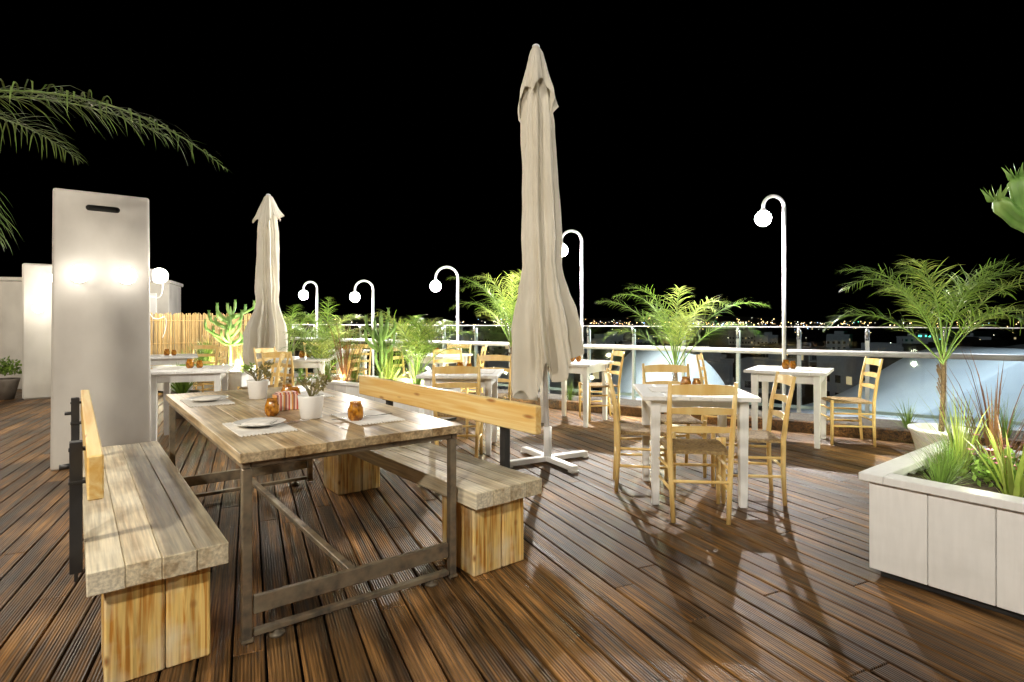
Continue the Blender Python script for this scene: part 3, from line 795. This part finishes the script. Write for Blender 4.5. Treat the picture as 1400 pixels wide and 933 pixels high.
def PP(a,b_): return Vector((1.80,2.87,0))+v*a-u*b_
random.seed(31)
def tuft(p,z,n,L,w,spread,mat,name,label,cat,curl=1.0,group=None):
    mb=MB(); blades(mb,(0,0,0),n,L,w,spread,0,curl); solo(name,mb.mesh(name,mat),(p[0],p[1],z),0,label,cat,group)
for (a,b_,n,L,w,sp_,m,nm,lb) in [
  (.28,.22,190,.24,.004,.75,M_leaf2,"grass_tuft","fine green grass clump in the white planter"),
  (.55,.18,190,.28,.004,.75,M_leaf2,"grass_tuft","fine green grass clump in the white planter"),
  (.30,.50,24,.42,.024,.32,M_leafy,"flax_plant","bright yellow-green strap leaf plant in the planter"),
  (.80,.32,32,.74,.012,.36,M_red,"cordyline_plant","tall reddish brown strap leaf plant in the planter"),
  (.62,.75,60,.4,.008,.6,M_leaf,"grass_tuft","dark green grass clump in the white planter"),
  (.95,.12,90,.4,.006,.6,M_leaf,"grass_tuft","dark green grass clump in the white planter"),
  (.60,.42,14,.55,.010,.42,M_red,"cordyline_plant","slim reddish brown strap leaf plant in the planter"),
  (.70,.20,60,.5,.009,.45,M_leafy,"flax_plant","bright yellow-green strap leaf plant in the planter"),
  (.35,1.15,100,.35,.007,.7,M_leaf2,"grass_tuft","fine green grass clump in the white planter")]:
    p=PP(a,b_); tuft(p,.43,n,L,w,sp_,m,nm,lb,"plant")
for (a,b_) in ((.5,.6),(.8,.62),(.62,.4)):
    p=PP(a,b_); mb=MB(); bushy(mb,(0,0,.03),260,.17,.045); 
    for k in range(14):
        q=Vector((U(-.15,.15),U(-.15,.15),U(.12,.26))); mb.tube([(q.x*.5,q.y*.5,0),q],.002,4)
        for j in range(6):
            a2=j*1.05; mb.add([q,q+Vector((math.cos(a2)*.02,math.sin(a2)*.02,.008)),q+Vector((math.cos(a2+.6)*.02,math.sin(a2+.6)*.02,.008))],[(0,1,2)],1)
    solo("flowering_plant",mb.mesh("flowering_plant",[M_leaf2,M_flower]),(p.x,p.y,.43),0,"low leafy plant with small pink flowers","plant")

pf4=lambda a:1+.28*math.cos(4*a)
def cactus(loc,z,H,nb,r,label,seed,spread=.28,rz=0,custom=None,zr=(.2,.72),lr=(.25,.45)):
    random.seed(seed)
    parts=[]
    mb=MB(); mb.tube([(0,0,H*k/10) for k in range(11)],[r*(1+.12*(k%2)) for k in range(10)]+[r*.3],20,prof=pf4); parts.append(("stem",mb.mesh("stem",M_cact)))
    brs=[]
    if custom: brs=custom
    else:
        for i in range(nb):
            a=i*2.4+U(-.3,.3); z0=H*U(*zr); l=H*U(*lr); s_=spread*U(.35,1.1)
            pts=[(0,0,z0)]; K=8
            for k in range(1,K+1):
                t=k/K; o_=s_*min(1,t*1.5)**.8; pts.append((math.cos(a)*o_,math.sin(a)*o_,z0+l*t**1.4))
            brs.append(pts)
    for pts in brs:
        K=len(pts)-1
        mb=MB(); mb.tube(pts,[r*.8*(1+.14*(k%2)) for k in range(K)]+[r*.25],20,prof=pf4); 
        q=Vector(pts[-1])-Vector((0,0,.02))
        for k in range(10):
            a2=k*.63; mb.add([q,q+Vector((math.cos(a2)*r*1.3,math.sin(a2)*r*1.3,r*1.6)),q+Vector((math.cos(a2+.5)*r*.7,math.sin(a2+.5)*r*.7,.0))],[(0,1,2)])
        parts.append(("branch",mb.mesh("branch",M_cact)))
    thing("cactus",parts,(loc[0],loc[1],z),rz,label,"cactus","candelabra cacti")
cactus((-1.75,7.6),.40,1.02,14,.020,"slender green candelabra cactus in the white planter",2,.20,lr=(.2,.38))
cactus((-4.95,10.0),.40,1.15,26,.022,"pale green candelabra cactus lit from below",4,.42,zr=(.35,.88),lr=(.12,.3))
def arc(pts,K=10):
    out=[]
    P_=[Vector(p) for p in pts]
    for k in range(K+1):
        t=k/K; out.append(tuple(P_[0]*(1-t)**2+P_[1]*2*t*(1-t)+P_[2]*t*t))
    return out
cactus((3.10,3.0),.43,2.1,7,.048,"tall green candelabra cactus in the white planter",14,
   custom=[arc([(0,0,1.26),(-.40,.0,1.30),(-.57,-.02,1.50)]),arc([(-.28,0,1.30),(-.42,0,1.42),(-.44,0,1.62)]),arc([(0,0,.9),(.3,.1,1.0),(.4,.1,1.5)]),arc([(0,0,1.3),(.1,.3,1.4),(.1,.35,1.8)])])

planter((-1.85,7.75,0),RZ,2.3,.8,.48,"white planter box with cactus and tall grasses")
planter((-5.2,10.1,0),RZ+.1,2.4,.9,.48,"white planter box with cactus before the reed fence")
random.seed(41)
C0=Vector((-1.85,7.75,0)); ax=Matrix.Rotation(RZ,3,'Z')
for (a,b_,n,L,w,sp_,m,nm,lb) in [(-.9,-.1,120,.5,.008,.6,M_leaf2,"grass_tuft","green grass clump in the white planter box"),
   (-.35,-.25,70,1.0,.012,.4,M_red,"cordyline_plant","tall reddish strap leaf plant in the planter box"),
   (.45,-.2,120,.55,.009,.6,M_leafy,"grass_tuft","bright green grass clump in the planter box"),
   (.85,-.1,120,.5,.008,.6,M_leaf2,"grass_tuft","green grass clump in the white planter box"),
   (.1,.2,80,1.0,.010,.42,M_leaf,"grass_tuft","dark green tall grass clump in the planter box"),
   (-.7,.2,70,1.0,.010,.42,M_leaf,"grass_tuft","dark green tall grass clump in the planter box")]:
    p=C0+ax@Vector((a,b_,0)); tuft(p,.39,n,L,w,sp_,m,nm,lb,"plant")
C1=Vector((-5.2,10.1,0)); ax=Matrix.Rotation(RZ+.1,3,'Z')
for (a,b_,n,L,w,sp_,m,nm,lb) in [(-.9,-.1,110,.45,.009,.6,M_leaf2,"grass_tuft","green grass clump before the reed fence"),
   (-.5,.1,60,.7,.014,.5,M_leaf,"grass_tuft","dark green grass clump before the reed fence"),
   (.1,-.2,110,.4,.009,.6,M_leafy,"grass_tuft","bright green grass clump before the reed fence"),
   (.7,0,110,.55,.009,.6,M_leafy,"grass_tuft","bright green grass clump before the reed fence")]:
    p=C1+ax@Vector((a,b_,0)); tuft(p,.39,n,L,w,sp_,m,nm,lb,"plant")
for (x,y,s_) in ((-6.6,9.5,.9),(-7.1,10.4,1.05),(-5.9,10.9,.9),(-4.4,7.6,.6)):
    mb=MB(); mb.lathe([(.001,0),(.13,0),(.2,.3),(.21,.34),(.18,.34),(.17,.3),(.001,.29)],24); p1=mb.mesh("pot",M_terra)
    mb=MB(); blades(mb,(0,0,.28),140,.75*s_,.03,.55); p2=mb.mesh("foliage",M_leaf)
    thing("potted_plant",[("pot",p1),("foliage",p2)],(x,y,0),0,"leafy green plant in a grey terracotta pot","potted plant","large potted plants")
mb=MB(); mb.lathe([(.001,0),(.13,0),(.2,.3),(.21,.34),(.18,.34),(.17,.3),(.001,.29)],24); p1=mb.mesh("pot",M_terra)
mb=MB(); bushy(mb,(0,0,.42),500,.26,.07); p2=mb.mesh("foliage",M_leaf)
thing("potted_plant",[("pot",p1),("foliage",p2)],(-8.35,9.35,0),0,"bushy plant in a grey pot beside a white pillar","potted plant","large potted plants")
for x in (6.4,5.6,4.9,3.1,1.3,.6,-.8,-2.8,-3.2,-4.2,-5.4):
    p=rail(x,U(.5,.9)); tuft(p,.05,70,U(.3,.5),.008,.55,M_leaf,"grass_tuft","dark green grass clump in the gravel strip","plant")

mb=MB(); mb.lathe([(.001,0),(.04,0),(.045,.06),(.04,.065),(.03,.055)],16); mb.lathe([(.001,.056),(.03,.056)],16,mat=1); upm=mb.mesh("ground_lamp",[M_black,M_up])
def uplight(x,y,z,e,c=(1,.93,.62)):
    solo("ground_lamp",upm,(x,y,z),0,"small lit ground spotlight among the plants","lamp","small ground spotlights"); point((x,y,z+.12),e,c,.03)
uplight(-1.35,7.35,.42,35); uplight(-2.3,7.75,.42,28); uplight(-4.75,9.75,.42,85,(.97,1,.72)); uplight(-5.9,9.9,.42,35)
uplight(2.0,7.5,.07,36,(.97,1,.65)); uplight(-.15,8.5,.07,24); uplight(-3.5,10.9,.07,25); uplight(-1.9,9.6,.07,25)
uplight(3.62,4.95,.02,.5)
point((3.7,5.0,.62),20,(.97,1,.65),.03)
pq=PP(.45,.35); point((pq.x,pq.y,.70),4,(.97,1,.7),.05)
point((-7.2,12.0,1.9),40,(1,.9,.7),.05)

# ------------------------------------------------------------------ added lights without fixtures: terrace fill and vault floods
point((4.2,-.8,3.6),330,(1,.93,.82),.12)
point((-3.6,.2,3.6),560,(1,.90,.74),.12)
point((-1.2,-2.2,3.4),620,(1,.92,.80),.12)
point((-6.5,5.2,3.0),260,(1,.92,.80),.15)
point((7.8,7.8,2.2),220,(.78,.88,1),.1)
point((3.4,9.9,2.2),70,(.78,.88,1),.1)

w_=bpy.data.worlds.new("World"); scene.world=w_; w_.use_nodes=True
nt=w_.node_tree; bg=nt.nodes["Background"]
sky=nt.nodes.new("ShaderNodeTexSky"); sky.sky_type='NISHITA'; sky.sun_disc=False; sky.sun_elevation=rad(-6); sky.sun_rotation=rad(200)
nt.links.new(sky.outputs[0],bg.inputs[0]); bg.inputs[1].default_value=.004

cam=bpy.data.cameras.new("Camera"); cam.lens=20; cam.sensor_width=36; cam.shift_y=-.019; cam.clip_end=15000; cam.clip_start=.05
co=bpy.data.objects.new("Camera",cam); COL.objects.link(co); co.location=(0,0,1.28); co.rotation_euler=(math.pi/2,0,0)
scene.camera=co
scene.view_settings.view_transform='Standard'; scene.view_settings.look='None'; scene.view_settings.exposure=0
